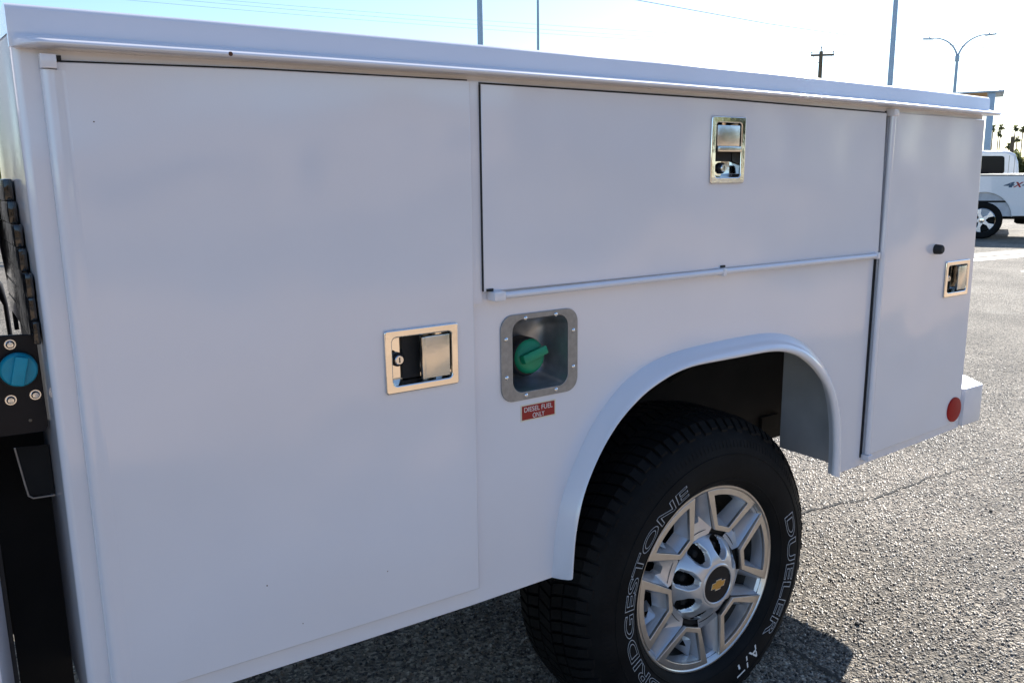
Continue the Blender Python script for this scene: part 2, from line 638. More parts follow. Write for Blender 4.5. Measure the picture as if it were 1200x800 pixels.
    rot = rng.random(N) * 2 * pi
    jit = 1 + 0.45 * (rng.random((N, 5, 3)) - .5)
    V = base[None] * jit * s[:, None, None]
    V[:, :, 2] *= 1.05
    c_, s_ = np.cos(rot)[:, None], np.sin(rot)[:, None]
    X = V[:, :, 0] * c_ - V[:, :, 1] * s_ + px[:, None]
    Y = V[:, :, 0] * s_ + V[:, :, 1] * c_ + py[:, None]
    Z = V[:, :, 2] + 0.0002
    P = np.stack([X, Y, Z], -1).reshape(-1, 3)
    F = (fc[None] + (np.arange(N) * 5)[:, None, None]).reshape(-1, 3)
    me = bpy.data.meshes.new('stone_chips')
    me.vertices.add(len(P))
    me.vertices.foreach_set('co', P.ravel())
    me.loops.add(F.size)
    me.loops.foreach_set('vertex_index', F.ravel())
    me.polygons.add(len(F))
    me.polygons.foreach_set('loop_start', np.arange(len(F)) * 3)
    me.update(calc_edges=True)
    me.materials.append(M['stone'])
    o = bpy.data.objects.new('stone_chips', me)
    COL.objects.link(o)
    o['kind'] = 'stuff'
    o['label'] = 'loose pale stone chips worn out of the asphalt'
    o['category'] = 'gravel'


# ------------------------------------------------------------------ service truck
def bow(x):
    return 0.011 * (1 - ((x - 1.0) / 1.5) ** 2)


S = 0.012
FB = [(.868, .592), (.872, .66), (.887, .751), (.93, .838), (.985, .92), (1.065, .988), (1.146, 1.02), (1.235, 1.034), (1.384, 1.04),
      (1.52, 1.04), (1.6, 1.03), (1.68, 1.0), (1.75, .95), (1.80, .89), (1.835, .82), (1.855, .74), (1.862, .66), (1.862, .598)]
C50 = [(.8745, .615), (.875, .622), (.882, .711), (.904, .795), (.946, .868), (.997, .926), (1.068, .973), (1.152, 1.002), (1.21, 1.01), (1.357, 1.009), (1.47, 1.009),
       (1.524, 1.003), (1.593, .982), (1.661, .937), (1.721, .873), (1.749, .80), (1.763, .701), (1.762, .636)]
C12 = [(.9255, .575), (.926, .582), (.932, .675), (.956, .763), (1.0, .84), (1.053, .901), (1.128, .95), (1.216, .981), (1.278, .989), (1.432, .988), (1.551, .987),
       (1.607, .982), (1.68, .96), (1.752, .912), (1.814, .845), (1.844, .769), (1.859, .665), (1.857, .596)]
NF = 80
fB = smooth_line(resample(FB, NF), 4)
fC = smooth_line(resample([(a[0] * .758 + b[0] * .242, a[1] * .758 + b[1] * .242) for a, b in zip(C50, C12)], NF), 4)


CHIPS = ((.267, .763, .0012), (.485, .724, .0010), (.323, .676, .0009), (.081, 1.498, .0010))


def latch(door, x0, z0, x1, z1, vertical):
    """paddle latch let into a door: flange, recess, paddle and lock cylinder"""
    e = 0.014
    ix0, iz0, ix1, iz1 = x0 + e, z0 + e, x1 - e, z1 - e
    fl = plate('latch_flange', [rrect(x0, z0, x1, z1, .005), rrect(ix0, iz0, ix1, iz1, .008)], -.0055, .005, M['chrome'], door, .0024)
    # pressed recess: walls and floor
    lp = rrect(ix0, iz0, ix1, iz1, .008, 4)
    lq = rrect(ix0 + .004, iz0 + .004, ix1 - .004, iz1 - .004, .006, 4)
    V = [(p[0], -.0035, p[1]) for p in lp] + [(p[0], .024, p[1]) for p in lq]
    n = len(lp)
    F = [(i, (i + 1) % n, n + (i + 1) % n, n + i) for i in range(n)] + [tuple(n + i for i in range(n))]
    pydata('latch_recess', V, F, M['chrome'], door, 40)
    w, h = ix1 - ix0, iz1 - iz0
    if vertical:
        box('latch_slot', ix0 + .005, ix1 - .005, .0185, .0235, iz0 + h * .30, iz0 + h * .5, M['rubber'], door)
        pb = bmesh.new()
        px0, px1, pz0, pz1 = ix0 + .004, ix1 - .006, iz0 + h * .47, iz1 - .005
        box_bm(pb, px0, px1, -.005, .004, pz0 + .012, pz1, .0018)
        box_bm(pb, px0, px1, -.011, -.0015, pz0, pz0 + .0115, .0018)
        from_bm('latch_paddle', pb, M['paddle'], door)
        lx, lz = ix0 + w * .40, iz0 + h * .17
    else:
        box('latch_slot', ix0 + w * .26, ix0 + w * .55, .0185, .0235, iz0 + .005, iz1 - .005, M['rubber'], door)
        pb = bmesh.new()
        px0, px1, pz0, pz1 = ix0 + w * .47, ix1 - .005, iz0 + .005, iz1 - .004
        box_bm(pb, px0 + .008, px1, -.006, .004, pz0, pz1, .0018)
        box_bm(pb, px0, px0 + .0078, -.0095, .000, pz0, pz1, .0018)
        from_bm('latch_paddle', pb, M['paddle'], door)
        lx, lz = ix0 + w * .13, iz0 + h * .52
    lathe('lock_collar', [(.0, .004), (.0105, .004), (.0125, .006), (.0125, .015)], M['black'], door, 24, loc=(lx, 0, lz))
    lathe('lock_cylinder', [(.0, -.001), (.0072, -.001), (.0085, .0005), (.0085, .0039)], M['screw'], door, 24, loc=(lx, 0, lz))
    box('key_slot', lx - .001, lx + .001, -.0016, -.0012, lz - .0045, lz + .0045, M['rubber'], door)


def recess_hole(x0, z0, x1, z1):
    e = 0.013
    return rrect(x0 + e, z0 + e, x1 - e, z1 - e, .009)


LATCH = ((.496, 1.05, .643, 1.163), (1.296, 1.40, 1.407, 1.545), (2.323, 1.054, 2.459, 1.162))


def service_truck():
    T = thing('service_truck', 'white utility truck with tool compartments, chrome latches and alloy rear wheel filling the view', 'truck', (1.25, 1.0, 0))
    P = bpy.data.objects
    T.location = (0, 0, 0)

    # --- side panel with wheel arch and filler opening
    edge = [(p[0] * .8 + q[0] * .2, p[1] * .8 + q[1] * .2) for p, q in zip(fB, fC)]
    lower = [(.0048, .613), (.202, .605), (.45, .598), (.668, .593), (edge[0][0], .592)]
    outline = lower + edge + [(1.885, .602), (2.36, .613), (2.512, .618), (2.512, .75)] + \
        [(2.506, 1.114), (2.487, 1.578), (2.487, 1.612)] + [(x, 1.612 + bow(x)) for x in (2.2, 1.6, 1.0, .4)] + [(.0048, 1.612), (.0048, 1.1)]
    plate('side_panel', [outline, rrect(.771, 1.005, .909, 1.151, .025)] +
          [recess_hole(x0 - .002, z0 - .002, x1 + .002, z1 + .002) for x0, z0, x1, z1 in LATCH], S, .016, M['white'], T, .0)
    # rounded front corner and front bulkhead of the compartment
    V, F = [], []
    prof = [(.0085, S + .0012), (.0048, S + .0001)] + [(-.006 + .012 * (1 - sin(t)), S + .012 * (1 - cos(t))) for t in np.linspace(0, pi / 2, 7)] + [(-.006, .45), (.01, .452)]
    zs = [.612, 1.1, 1.629]
    for z in zs:
        V += [(a, b, z) for a, b in prof]
    n = len(prof)
    for j in range(len(zs) - 1):
        for i in range(n - 1):
            F.append((j * n + i, j * n + i + 1, (j + 1) * n + i + 1, (j + 1) * n + i))
    pydata('front_panel', V, F, M['white'], T, 50)

    # --- top cap with drip lip, swept along the body
    prof = [(.45, 1.630), (.44, 1.637), (.012, 1.637), (.0065, 1.6358), (.0025, 1.633), (.0, 1.628), (.0, 1.602), (-.0006, 1.6002), (-.002, 1.5990),
            (-.012, 1.5955), (-.0265, 1.5908), (-.0300, 1.5895), (-.0320, 1.5877), (-.0326, 1.5860), (-.0318, 1.5842), (-.0290, 1.5830), (.0, 1.5825), (.011, 1.5825), (.012, 1.6)]
    xs = [-.0078, -.004, .001, .008, .016, .024, .035] + list(np.linspace(.1, 2.44, 16)) + [2.475, 2.492, 2.497]
    V, F = [], []
    for x in xs:
        k = min(1, max(0, (x + .004) / .028)) ** .7
        for y, z in prof:
            if y < 0:
                zz = z
                V.append((x + (.006 if x > 2.49 else 0), y * k, zz + bow(x)))
            else:
                V.append((x, y, z + bow(x)))
    n = len(prof)
    for j in range(len(xs) - 1):
        for i in range(n - 1):
            F.append((j * n + i, (j + 1) * n + i, (j + 1) * n + i + 1, j * n + i + 1))
    F.append(tuple(range(n)))
    F.append(tuple((len(xs) - 1) * n + i for i in range(n - 1, -1, -1)))
    pydata('top_cap', V, F, M['white'], T, 50)
    lathe('rust_spot', [(0, -.0004), (.003, -.0004), (.0032, .001)], M['rust'], T, 10, loc=(.262, -.0325, 1.5945))

    # --- doors
    holes = recess_hole(.496, 1.05, .643, 1.163)
    d1 = plate('compartment_door', [[(.043, .646), (.12, .643), (.375, .637), (.680, .630), (.6805, 1.17), (.682, 1.584), (.308, 1.580), (.043, 1.573)], holes], 0, .0118, M['white'], T, .0018)
    latch(d1, .496, 1.05, .643, 1.163, False)
    hp = [(.0245, .0119), (.0243, .004), (.0255, -.0008), (.0285, -.0042), (.0325, -.0058), (.0365, -.0058), (.041, -.0042), (.046, -.0018), (.051, -.0004), (.054, .0002), (.055, .004)]
    V = [(x, y, z) for z in (.640, 1.1, 1.5625) for x, y in hp]
    n = len(hp)
    F = [(j * n + i, j * n + i + 1, (j + 1) * n + i + 1, (j + 1) * n + i) for j in range(2) for i in range(n - 1)] + [tuple(range(n)), tuple(2 * n + i for i in range(n - 1, -1, -1))]
    pydata('door_hinge', V, F, M['white'], d1, 60)
    box('hinge_knuckle', .024, .043, -.012, .010, 1.5635, 1.5815, M['white'], d1, .002)
    box('hinge_gap', .0433, .050, .001, .008, 1.5745, 1.5815, M['rubber'], d1)

    hh = recess_hole(1.296, 1.40, 1.407, 1.545)
    d2 = plate('drop_door', [[(.704, 1.212), (1.35, 1.210), (1.972, 1.208), (1.965, 1.573), (1.35, 1.580), (.705, 1.580)], hh], 0, .0118, M['white'], T, .0018)
    d2['label'] = 'wide horizontal door with hinge rod along its bottom'
    latch(d2, 1.296, 1.40, 1.407, 1.545, True)
    tube('hinge_rod', [(.742, -.009, 1.203), (1.343, -.009, 1.2045), (1.942, -.009, 1.203)], .0066, M['white'], d2, 14)
    for x, wd in ((.716, .013), (1.337, .006), (1.944, .006)):
        kb = bmesh.new()
        box_bm(kb, x, x + 2 * wd, -.017, .011, 1.194, 1.2125, .0045)
        from_bm('hinge_knuckle', kb, M['white'], d2)
    for x in (.7085, 1.343):
        box('hinge_gap', x, x + .014, -.003, .0095, 1.2126, 1.2175, M['rubber'], d2)
    plate('door_seal', [[(.7029, 1.213), (.7046, 1.213), (.7056, 1.5795), (.7039, 1.5795)]], .0012, .0104, M['rubber'], T)
    plate('door_post', [[(.6822, 1.19), (.7027, 1.19), (.7037, 1.584), (.6835, 1.584)]], .006, .0055, M['white'], T)
    plate('door_seal', [[(.70, 1.5805), (1.35, 1.581), (1.966, 1.5735), (1.966, 1.5765), (1.35, 1.584), (.70, 1.5835)]], .007, .0048, M['rubber'], T)
    plate('door_seal', [[(.05, 1.5735), (.308, 1.5805), (.681, 1.5845), (.681, 1.5865), (.308, 1.583), (.05, 1.576)]], .007, .0048, M['rubber'], T)

    h3 = recess_hole(2.323, 1.054, 2.459, 1.162)
    d3 = plate('rear_door', [[(1.984, .634), (2.3, .640), (2.485, .645), (2.490, .737), (2.490, 1.114), (2.477, 1.571), (2.2, 1.574), (1.990, 1.575)], h3], 0, .0118, M['white'], T, .0018)
    latch(d3, 2.323, 1.054, 2.459, 1.162, False)
    plate('door_seal', [[(1.968, .628), (1.979, .628), (1.985, 1.579), (1.9735, 1.579)]], .0105, .0012, M['rubber'], T)
    tube('door_hinge', [(1.984, -.002, .640), (1.987, -.002, 1.1), (1.9905, -.002, 1.572)], .0085, M['white'], d3, 12)
    for z in (.620, 1.566):
        box('hinge_knuckle', 1.974 + (.006 if z > 1 else 0), 1.998 + (.004 if z > 1 else 0), -.013, .011, z, z + .018, M['white'], d3, .003)
    kb = lathe('rubber_bumper', [(.0, -.022), (.009, -.022), (.0125, -.019), (.0138, -.015), (.0145, .0), (.0, .0)], M['rubber'], d3, 24, loc=(2.262, 0, 1.202))

    for x, z, q in CHIPS:
        lathe('paint_chip', [(0, -.0004), (q, -.0003), (q * 1.1, .0005)], M['rust'], d1, 8, loc=(x, 0, z))
    # --- round red reflector
    lathe('reflector', [(.0, -.0058), (.034, -.0055), (.039, -.004), (.040, .002)], M['reflector'], T, 40, loc=(2.449, 0, .690))

    # --- fuel filler
    ff = plate('fuel_filler', [rrect(.745, .990, .933, 1.161, .028, 7), rrect(.772, 1.006, .908, 1.150, .024, 7)], S - .0035, .0033, M['steel'], T, .0008)
    lp = rrect(.7722, 1.0062, .9078, 1.1498, .024, 7)
    V, F = [], []
    rings = [(S - .001, 0), (S + .03, .004), (S + .058, .010), (S + .072, .022), (S + .075, .05)]
    cx, cz = .84, 1.078
    n = len(lp)
    for y, ins in rings:
        for p in lp:
            dx, dz = p[0] - cx, p[1] - cz
            k = 1 - ins / .07
            V.append((cx + dx * k, y, cz + dz * k))
    for j in range(len(rings) - 1):
        for i in range(n):
            F.append((j * n + i, j * n + (i + 1) % n, (j + 1) * n + (i + 1) % n, (j + 1) * n + i))
    F.append(tuple((len(rings) - 1) * n + i for i in range(n)))
    pydata('filler_cup', V, F, M['cup'], ff, 50)
    for x, z in ((.803, 1.152), (.877, 1.152), (.803, .9985), (.877, .9985), (.757, 1.115), (.757, 1.040), (.9215, 1.115), (.9215, 1.04)):
        lathe('screw', [(.0, -.0028), (.0025, -.0024), (.0042, -.001), (.0044, .0)], M['screw'], ff, 14, loc=(x, S - .0034, z))
    capx, capz = .836, 1.071
    prof = [(.0, .003), (.026, .003), (.0325, .006), (.0365, .013), (.037, .024), (.034, .026)]
    v, f = lathe_data(prof, 48)
    bm = bmesh.new()
    box_bm(bm, -.031, .031, -.013, .004, -.009, .009, .004)
    bmesh.ops.rotate(bm, verts=bm.verts, cent=(0, 0, 0), matrix=Matrix.Rotation(radians(-14), 3, 'Y'))
    me = bpy.data.meshes.new('fuel_cap')
    bm.to_mesh(me)
    bm.free()
    gv, gf = [tuple(q.co) for q in me.vertices], [tuple(q.vertices) for q in me.polygons]
    V, F = merge([(v, f), (gv, gf)])
    o = pydata('fuel_cap', V, F, M['green'], ff, 40)
    o.location = (capx + .002, .034, capz)
    o.rotation_euler = (radians(-12), 0, radians(0))
    lathe('filler_neck', [(.0, .018), (.036, .018), (.039, .021), (.040, .026), (.040, .05), (.03, .052)], M['rubber'], ff, 32, loc=(capx - .001, .028, capz - .006))

    # --- diesel decal
    dc = plate('fuel_decal', [rrect(.791, .945, .878, .979, .001)], S - .0007, .0006, M['cream'], T)
    plate('decal_field', [rrect(.7940, .9478, .8750, .9762, .001)], S - .0011, .0004, M['decal'], dc)
    for body, cxx, cz, w, h in (("DIESEL FUEL", .8345, .9682, .070, .0098), ("ONLY", .8345, .9545, .029, .0098)):
        me, co = text_mesh(body)
        mn, mx = co.min(0), co.max(0)
        sx, sz = w / (mx[0] - mn[0]), h / (mx[1] - mn[1])
        me.vertices.foreach_set('co', np.c_[cxx + (co[:, 0] - (mn[0] + mx[0]) / 2) * sx, np.full(len(co), S - .0013), cz + (co[:, 1] - (mn[1] + mx[1]) / 2) * sz].ravel())
        link('decal_text', me, M['ink'], dc, smooth=False)

    # --- wheel-arch flare
    prof = [(0, S), (.03, S - .004), (.28, -.012), (.56, -.0285), (.70, -.0345), (.82, -.0365), (.92, -.0358), (.98, -.0325), (1.0, -.028), (.99, -.0235)]
    V, F = [], []
    for i in range(NF):
        for t, y in prof:
            p = fB[i] * (1 - t) + fC[i] * t
            V.append((p[0], y, p[1]))
    n = len(prof)
    for i in range(NF - 1):
        for k in range(n - 1):
            F.append((i * n + k, i * n + k + 1, (i + 1) * n + k + 1, (i + 1) * n + k))
    F += [tuple(range(n)), tuple((NF - 1) * n + k for k in range(n))]
    pydata('wheel_arch_flare', V, F, M['white'], T, 50)

    # --- wheel well and underbody
    ww = pydata('wheel_well', [(1.95, .028, .594), (1.95, .268, .594), (1.95, .268, 1.09), (1.95, .028, 1.09)], [(0, 1, 2, 3)], M['well'], T)
    ww['label'] = 'dusty white sheet greyed by shade at the back of the wheel arch'
    box('well_roof', .96, 2.0, .03, .50, 1.092, 1.10, M['under'], T)
    box('well_side', .82, 2.46, .50, .508, .55, 1.09, M['under'], T)
    box('frame_skirt', 1.55, 2.30, .525, .535, .50, .80, M['under'], T)
    box('rear_sill', 2.494, 2.51, .02, 1.98, .625, 1.45, M['white'], T)
    box('well_front', .845, .852, .12, .50, .60, 1.09, M['under'], T)
    box('compartment_floor', .01, .84, .03, .47, .612, .625, M['white'], T)
    box('rear_compartment_floor', 1.96, 2.48, .03, .262, .615, .628, M['white'], T)
    box('inner_side', -.004 + .02, 2.49, .452, .462, .95, 1.628, M['white'], T)
    box('bed_floor', .06, 2.49, .53, 1.55, .93, .95, M['under'], T)
    box('far_compartment', .15, 2.49, 1.55, 1.99, .62, 1.635, M['white'], T, .01)
    box('tailgate', 2.46, 2.492, .47, 1.54, .96, 1.45, M['white'], T, .004)
    for y in (.58, 1.36):
        box('frame_rail', -1.2, 2.55, y, y + .07, .62, .80, M['under'], T)
    tube('axle', [(1.40, .34, .41), (1.40, 1.0, .41), (1.40, 1.66, .41)], .05, M['under'], T)
    box('spring_pack', .95, 2.1, .50, .57, .50, .56, M['under'], T)
    box('spring_shackle', 2.14, 2.23, .485, .498, .555, .605, M['under'], T, .004)
    lathe('axle_hub_disc', [(.0, .0), (.17, .0), (.175, .01), (.175, .03)], M['under'], T, 40, loc=(1.40, .16, .41))
    box('fuel_tank', -.9, .8, .60, 1.3, .50, .85, M['under'], T, .03)
    tube('brake_hose', [(1.62, .42, 1.02), (1.70, .40, .93), (1.75, .44, .86), (1.70, .5, .80)], .012, M['under'], T)

    # --- rear bumper
    flat('rear_bumper', [[(2.513, .0), (2.622, .0), (2.628, .002), (2.70, .09), (2.72, .13), (2.72, 1.87), (2.70, 1.91), (2.622, 2.0), (2.513, 2.0)]], .745, .122, M['white'], T, .003)
    stp = flat('added_shadow_step', [rquad([(2.50, .27), (2.765, .27), (2.765, 1.73), (2.50, 1.73)], .09, 6)], .605, .16, M['white'], T, .004)  # hidden lower step added to cast the shadow edge on the ground
    return T


# ------------------------------------------------------------------ wheel
def polar(rr, a):
    return (rr * cos(a), rr * sin(a))


def wheel_text(wheel, body, a_start, a_end, r0, h, outline, name='sidewall_lettering'):
    me, co = text_mesh(body, outline, .012)
    mn, mx = co.min(0), co.max(0)
    x = (co[:, 0] - mn[0]) / (mx[0] - mn[0])
    y = (co[:, 1] - mn[1]) / (mx[1] - mn[1])
    ang = a_start + x * (a_end - a_start)
    rad = r0 + y * h
    sw = np.interp(rad, *SW)
    if outline:
        off = sw - .0010 - co[:, 2] * 0.03
    else:
        off = sw - .0012
    me.vertices.foreach_set('co', np.c_[rad * np.cos(ang), off, rad * np.sin(ang)].ravel())
    return link(name, me, M['letter'], wheel, smooth=False)


SWP = [(.2465, .002), (.250, -.006), (.262, -.019), (.280, -.0265), (.300, -.029), (.322, -.028), (.345, -.022), (.365, -.013), (.384, .001), (.396, .014), (.404, .030)]
SW = ([p[0] for p in SWP], [p[1] for p in SWP])


def main_wheel(T):
    W = bpy.data.objects.new('wheel', None)
    W.location = (1.399, .055, .41)
    COL.objects.link(W)
    W.parent = T
    parts = []
    prof = SWP + [(.4085, .045), (.4085, .225), (.404, .24), (.396, .256), (.384, .269), (.36, .285), (.31, .297), (.27, .285), (.24, .255), (.235, .20)]
    parts.append(lathe_data(prof, 120))
    # raised sidewall ribs
    for rr in (.2685, .333):
        y = float(np.interp(rr, *SW))
        parts.append(lathe_data([(rr - .0025, y + .0005), (rr - .0012, y - .0016), (rr + .0012, y - .0016), (rr + .0025, y + .001)], 120))

    # tread blocks
    def block(a0, a1, y0, y1, ri0, ri1, ro0, ro1, sk=0.0):
        v = []
        for rad_in in (False, True):
            for (aa, yy) in ((a0, y0), (a1, y0), (a1 + sk, y1), (a0 + sk, y1)):
                near0 = yy == y0
                rr = (ri0 if near0 else ri1) if rad_in else (ro0 if near0 else ro1)
                v.append((rr * cos(aa), yy, rr * sin(aa)))
        return v, [(0, 1, 2, 3), (7, 6, 5, 4), (0, 4, 5, 1), (1, 5, 6, 2), (2, 6, 7, 3), (3, 7, 4, 0)]
    NB = 84
    st = 2 * pi / NB
    for i in range(NB):
        a = i * st
        j = 1 if i % 2 else 0
        # shoulder lugs reach over the edge and down the sidewall, alternately long and short
        parts.append(block(a, a + st * .80, .026, .062, .396, .400, .4135, .4215, .02))
        parts.append(block(a + .004, a + st * .76, (.001 if j else .008), .0255, (.374 if j else .384), .396, (.390 if j else .397), .4130, .0))
        parts.append(block(a + st * .3, a + st * 1.05, .068, .104, .400, .400, .4220, .4225, .035))
        parts.append(block(a, a + st * .78, .110, .150, .400, .400, .4228, .4228, -.03))
        parts.append(block(a + st * .45, a + st * 1.2, .156, .196, .400, .400, .4225, .4220, .03))
        parts.append(block(a, a + st * .70, .202, .244, .400, .396, .4215, .4135, -.02))
        parts.append(block(a, a + st * .66, .2445, .268, .396, .38, .4130, .392, .0))
    # fine ribs of the upper sidewall
    for i in range(116):
        a = i * st / 2
        parts.append(block(a, a + st * .18, float(np.interp(.352, *SW)) - .0012, float(np.interp(.368, *SW)) - .0012, .34, .36, .352, .368, 0))
    V, F = merge(parts)
    V = [(x, y, max(z, -.4098)) for x, y, z in V]
    pydata('tyre', V, F, M['tyre'], W, 30)

    wheel_text(W, "BRIDGESTONE", radians(228), radians(112), .2785, .032, .014)
    wheel_text(W, "DUELER", radians(22), radians(-47), .285, .034, .014)
    for ch, a0, a1 in (("A", -53.5, -60), ("/", -61.5, -64.5), ("T", -66, -72)):
        o = wheel_text(W, ch, radians(a0), radians(a1), .284, .034, 0.0)
        o.data.materials.clear()
        o.data.materials.append(M['ink'])

    # rim: outer lip, barrel
    lathe('rim_barrel', [(.2325, .006), (.228, .03), (.220, .07), (.215, .16), (.215, .23)], M['shaded_rim'], W, 96)
    lathe('rim_lip', [(.2475, .004), (.2478, -.001), (.2462, -.0035), (.2425, -.0035), (.240, -.001), (.2335, .0055)], M['alloy'], W, 120)
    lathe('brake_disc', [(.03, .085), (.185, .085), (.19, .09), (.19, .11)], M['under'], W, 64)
    # spokes: six machined frames with deep pockets, six slotted channels between them
    def loft(name, loops, ys, mater, close_last=False, ang=28):
        V, F = [], []
        n = len(loops[0])
        for lp, y in zip(loops, ys):
            for i, p in enumerate(lp):
                V.append((p[0], y[i] if isinstance(y, (list, tuple)) else y, p[1]))
        for j in range(len(loops) - 1):
            for i in range(n):
                F.append((j * n + i, (j + 1) * n + i, (j + 1) * n + (i + 1) % n, j * n + (i + 1) % n))
        return pydata(name, V, F, mater, W, ang)

    def arc(rad, h, n=9):
        return [(rad * cos(t), rad * sin(t)) for t in np.linspace(-h, h, n)]
    for k in range(6):
        a = radians(8 + 60 * k)
        b = radians(38 + 60 * k)

        def loc(p):
            return (p[0] * cos(a) - p[1] * sin(a), p[0] * sin(a) + p[1] * cos(a))

        def locb(p):
            return (p[0] * cos(b) - p[1] * sin(b), p[0] * sin(b) + p[1] * cos(b))
        outer = [(.127, -.029), (.127, .029)] + list(reversed(arc(.2385, radians(24.6), 11)))
        inner = [(.1405, -.0225), (.1405, .0225)] + list(reversed(arc(.2225, radians(18.3), 11)))
        plate('spoke_frame', [[loc(p) for p in outer], [loc(p) for p in inner]], -.0025, .011, M['alloy'], W, .0016)
        mid, deep = [], []
        for p in inner:
            out = p[0] > .16
            mid.append((p[0] - .0015 if out else p[0] + .010, p[1] * (.93 if out else .86)))
            deep.append((p[0] - .002 if out else p[0] + .018, p[1] * (.86 if out else .76)))
        loft('spoke_pocket', [[loc(p) for p in q] for q in (inner, mid, deep)], (.006, .020, .040), M['silver'])
        # cast ramp with a small window on one flank of the pocket
        fin = [(.158, .012, .060), (.166, .034, .018), (.214, .052, .026), (.204, .026, .064), (.176, .024, .036), (.190, .036, .030), (.192, .026, .046)]
        V = [(*loc(p[:2]), p[2]) for p in fin]
        V = [(x, y, z) for x, z, y in V]
        pydata('pocket_rib', V, [(0, 1, 4), (1, 5, 4), (1, 2, 5), (2, 3, 6, 5), (3, 0, 4, 6)], M['silver'], W, 20)
        ch0 = [(.112, -.031), (.112, .031), (.128, .0365), (.236, .0222), (.236, -.0222), (.128, -.0365)]
        ch1 = [(.150, -.0085), (.150, .0085), (.160, .0165), (.2265, .0170), (.2265, -.0170), (.160, -.0165)]
        ch2 = [(.154, -.006), (.154, .006), (.164, .0135), (.224, .0145), (.224, -.0145), (.164, -.0135)]
        rs = lambda q: q
        loft('spoke_channel', [[locb(p) for p in q] for q in (ch0, ch1, ch2)],
             ([.014, .014, .008, .0025, .0025, .008], [.024, .024, .032, .014, .014, .032], .048), M['silver'])
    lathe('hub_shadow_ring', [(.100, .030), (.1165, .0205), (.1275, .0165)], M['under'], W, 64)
    HUBPH = 28
    # finger-type centre cap: dome with eight oval recesses
    NA, NR = 400, 56
    V, F, hubmask = [], [], []
    for i in range(NA):
        t = 2 * pi * i / NA
        for j in range(NR):
            q = j / (NR - 1)
            rr = .052 + (.1135 - .052) * q
            y = -.0345 + .002 * q + .046 * q ** 2.0
            s8 = ((t - radians(HUBPH)) / (pi / 4) + .5) % 1 - .5
            tt = s8 * (pi / 4) * rr
            half = .0252 * min(1.0, max(.12, (rr - .062) / .026)) ** .55 * min(1.0, max(.0, (.1135 - rr) / .006)) ** .5 + 1e-4
            m = 1 - min(1, max(0, (abs(tt) - half * .62) / (half * .38)))
            m *= min(1, max(0, (rr - .062) / .007))
            m = m * m * (3 - 2 * m)
            y = y + m * (.020 * (1 - .45 * q))
            hubmask.append(m)
            V.append((rr * cos(t), y, rr * sin(t)))
    for i in range(NA):
        i2 = (i + 1) % NA
        for j in range(NR - 1):
            F.append((i * NR + j, i * NR + j + 1, i2 * NR + j + 1, i2 * NR + j))
    HM = hubmask
    F = [q for q in F if min(HM[i] for i in q) < .85]
    pydata('hub_cap', V, F, M['silver'], W, 60)
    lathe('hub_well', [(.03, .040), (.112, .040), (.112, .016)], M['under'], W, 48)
    for k in range(8):
        t = radians(HUBPH) + k * pi / 4
        lathe('lug_nut', [(.0, .004), (.006, .004), (.0095, .007), (.0095, .040)], M['under'], W, 12, loc=(.086 * cos(t), 0, .086 * sin(t)))
    lathe('cap_ring', [(.0475, -.0345), (.049, -.0365), (.0525, -.0362), (.0545, -.0345), (.0545, -.030)], M['silver'], W, 48)
    em = lathe('emblem_disc', [(.0, -.0345), (.047, -.0335), (.0480, -.030)], M['black'], W, 48)
    k_ = .0265
    bow_pts = [(-1.0, -.30), (-.80, .30), (-.36, .30), (-.29, .52), (.47, .52), (.40, .30), (.80, .30), (1.0, .30), (.80, -.30), (.36, -.30), (.29, -.52), (-.47, -.52), (-.40, -.30)]
    bow_pts = [p for p in bow_pts if p != (.80, .30)]
    plate('bowtie_border', [[(x * k_, z * k_) for x, z in bow_pts]], -.0368, .0022, M['screw'], W)
    plate('bowtie_emblem', [[(x * k_ * .90, z * k_ * .82) for x, z in bow_pts]], -.0374, .0006, M['gold'], W)
    return W


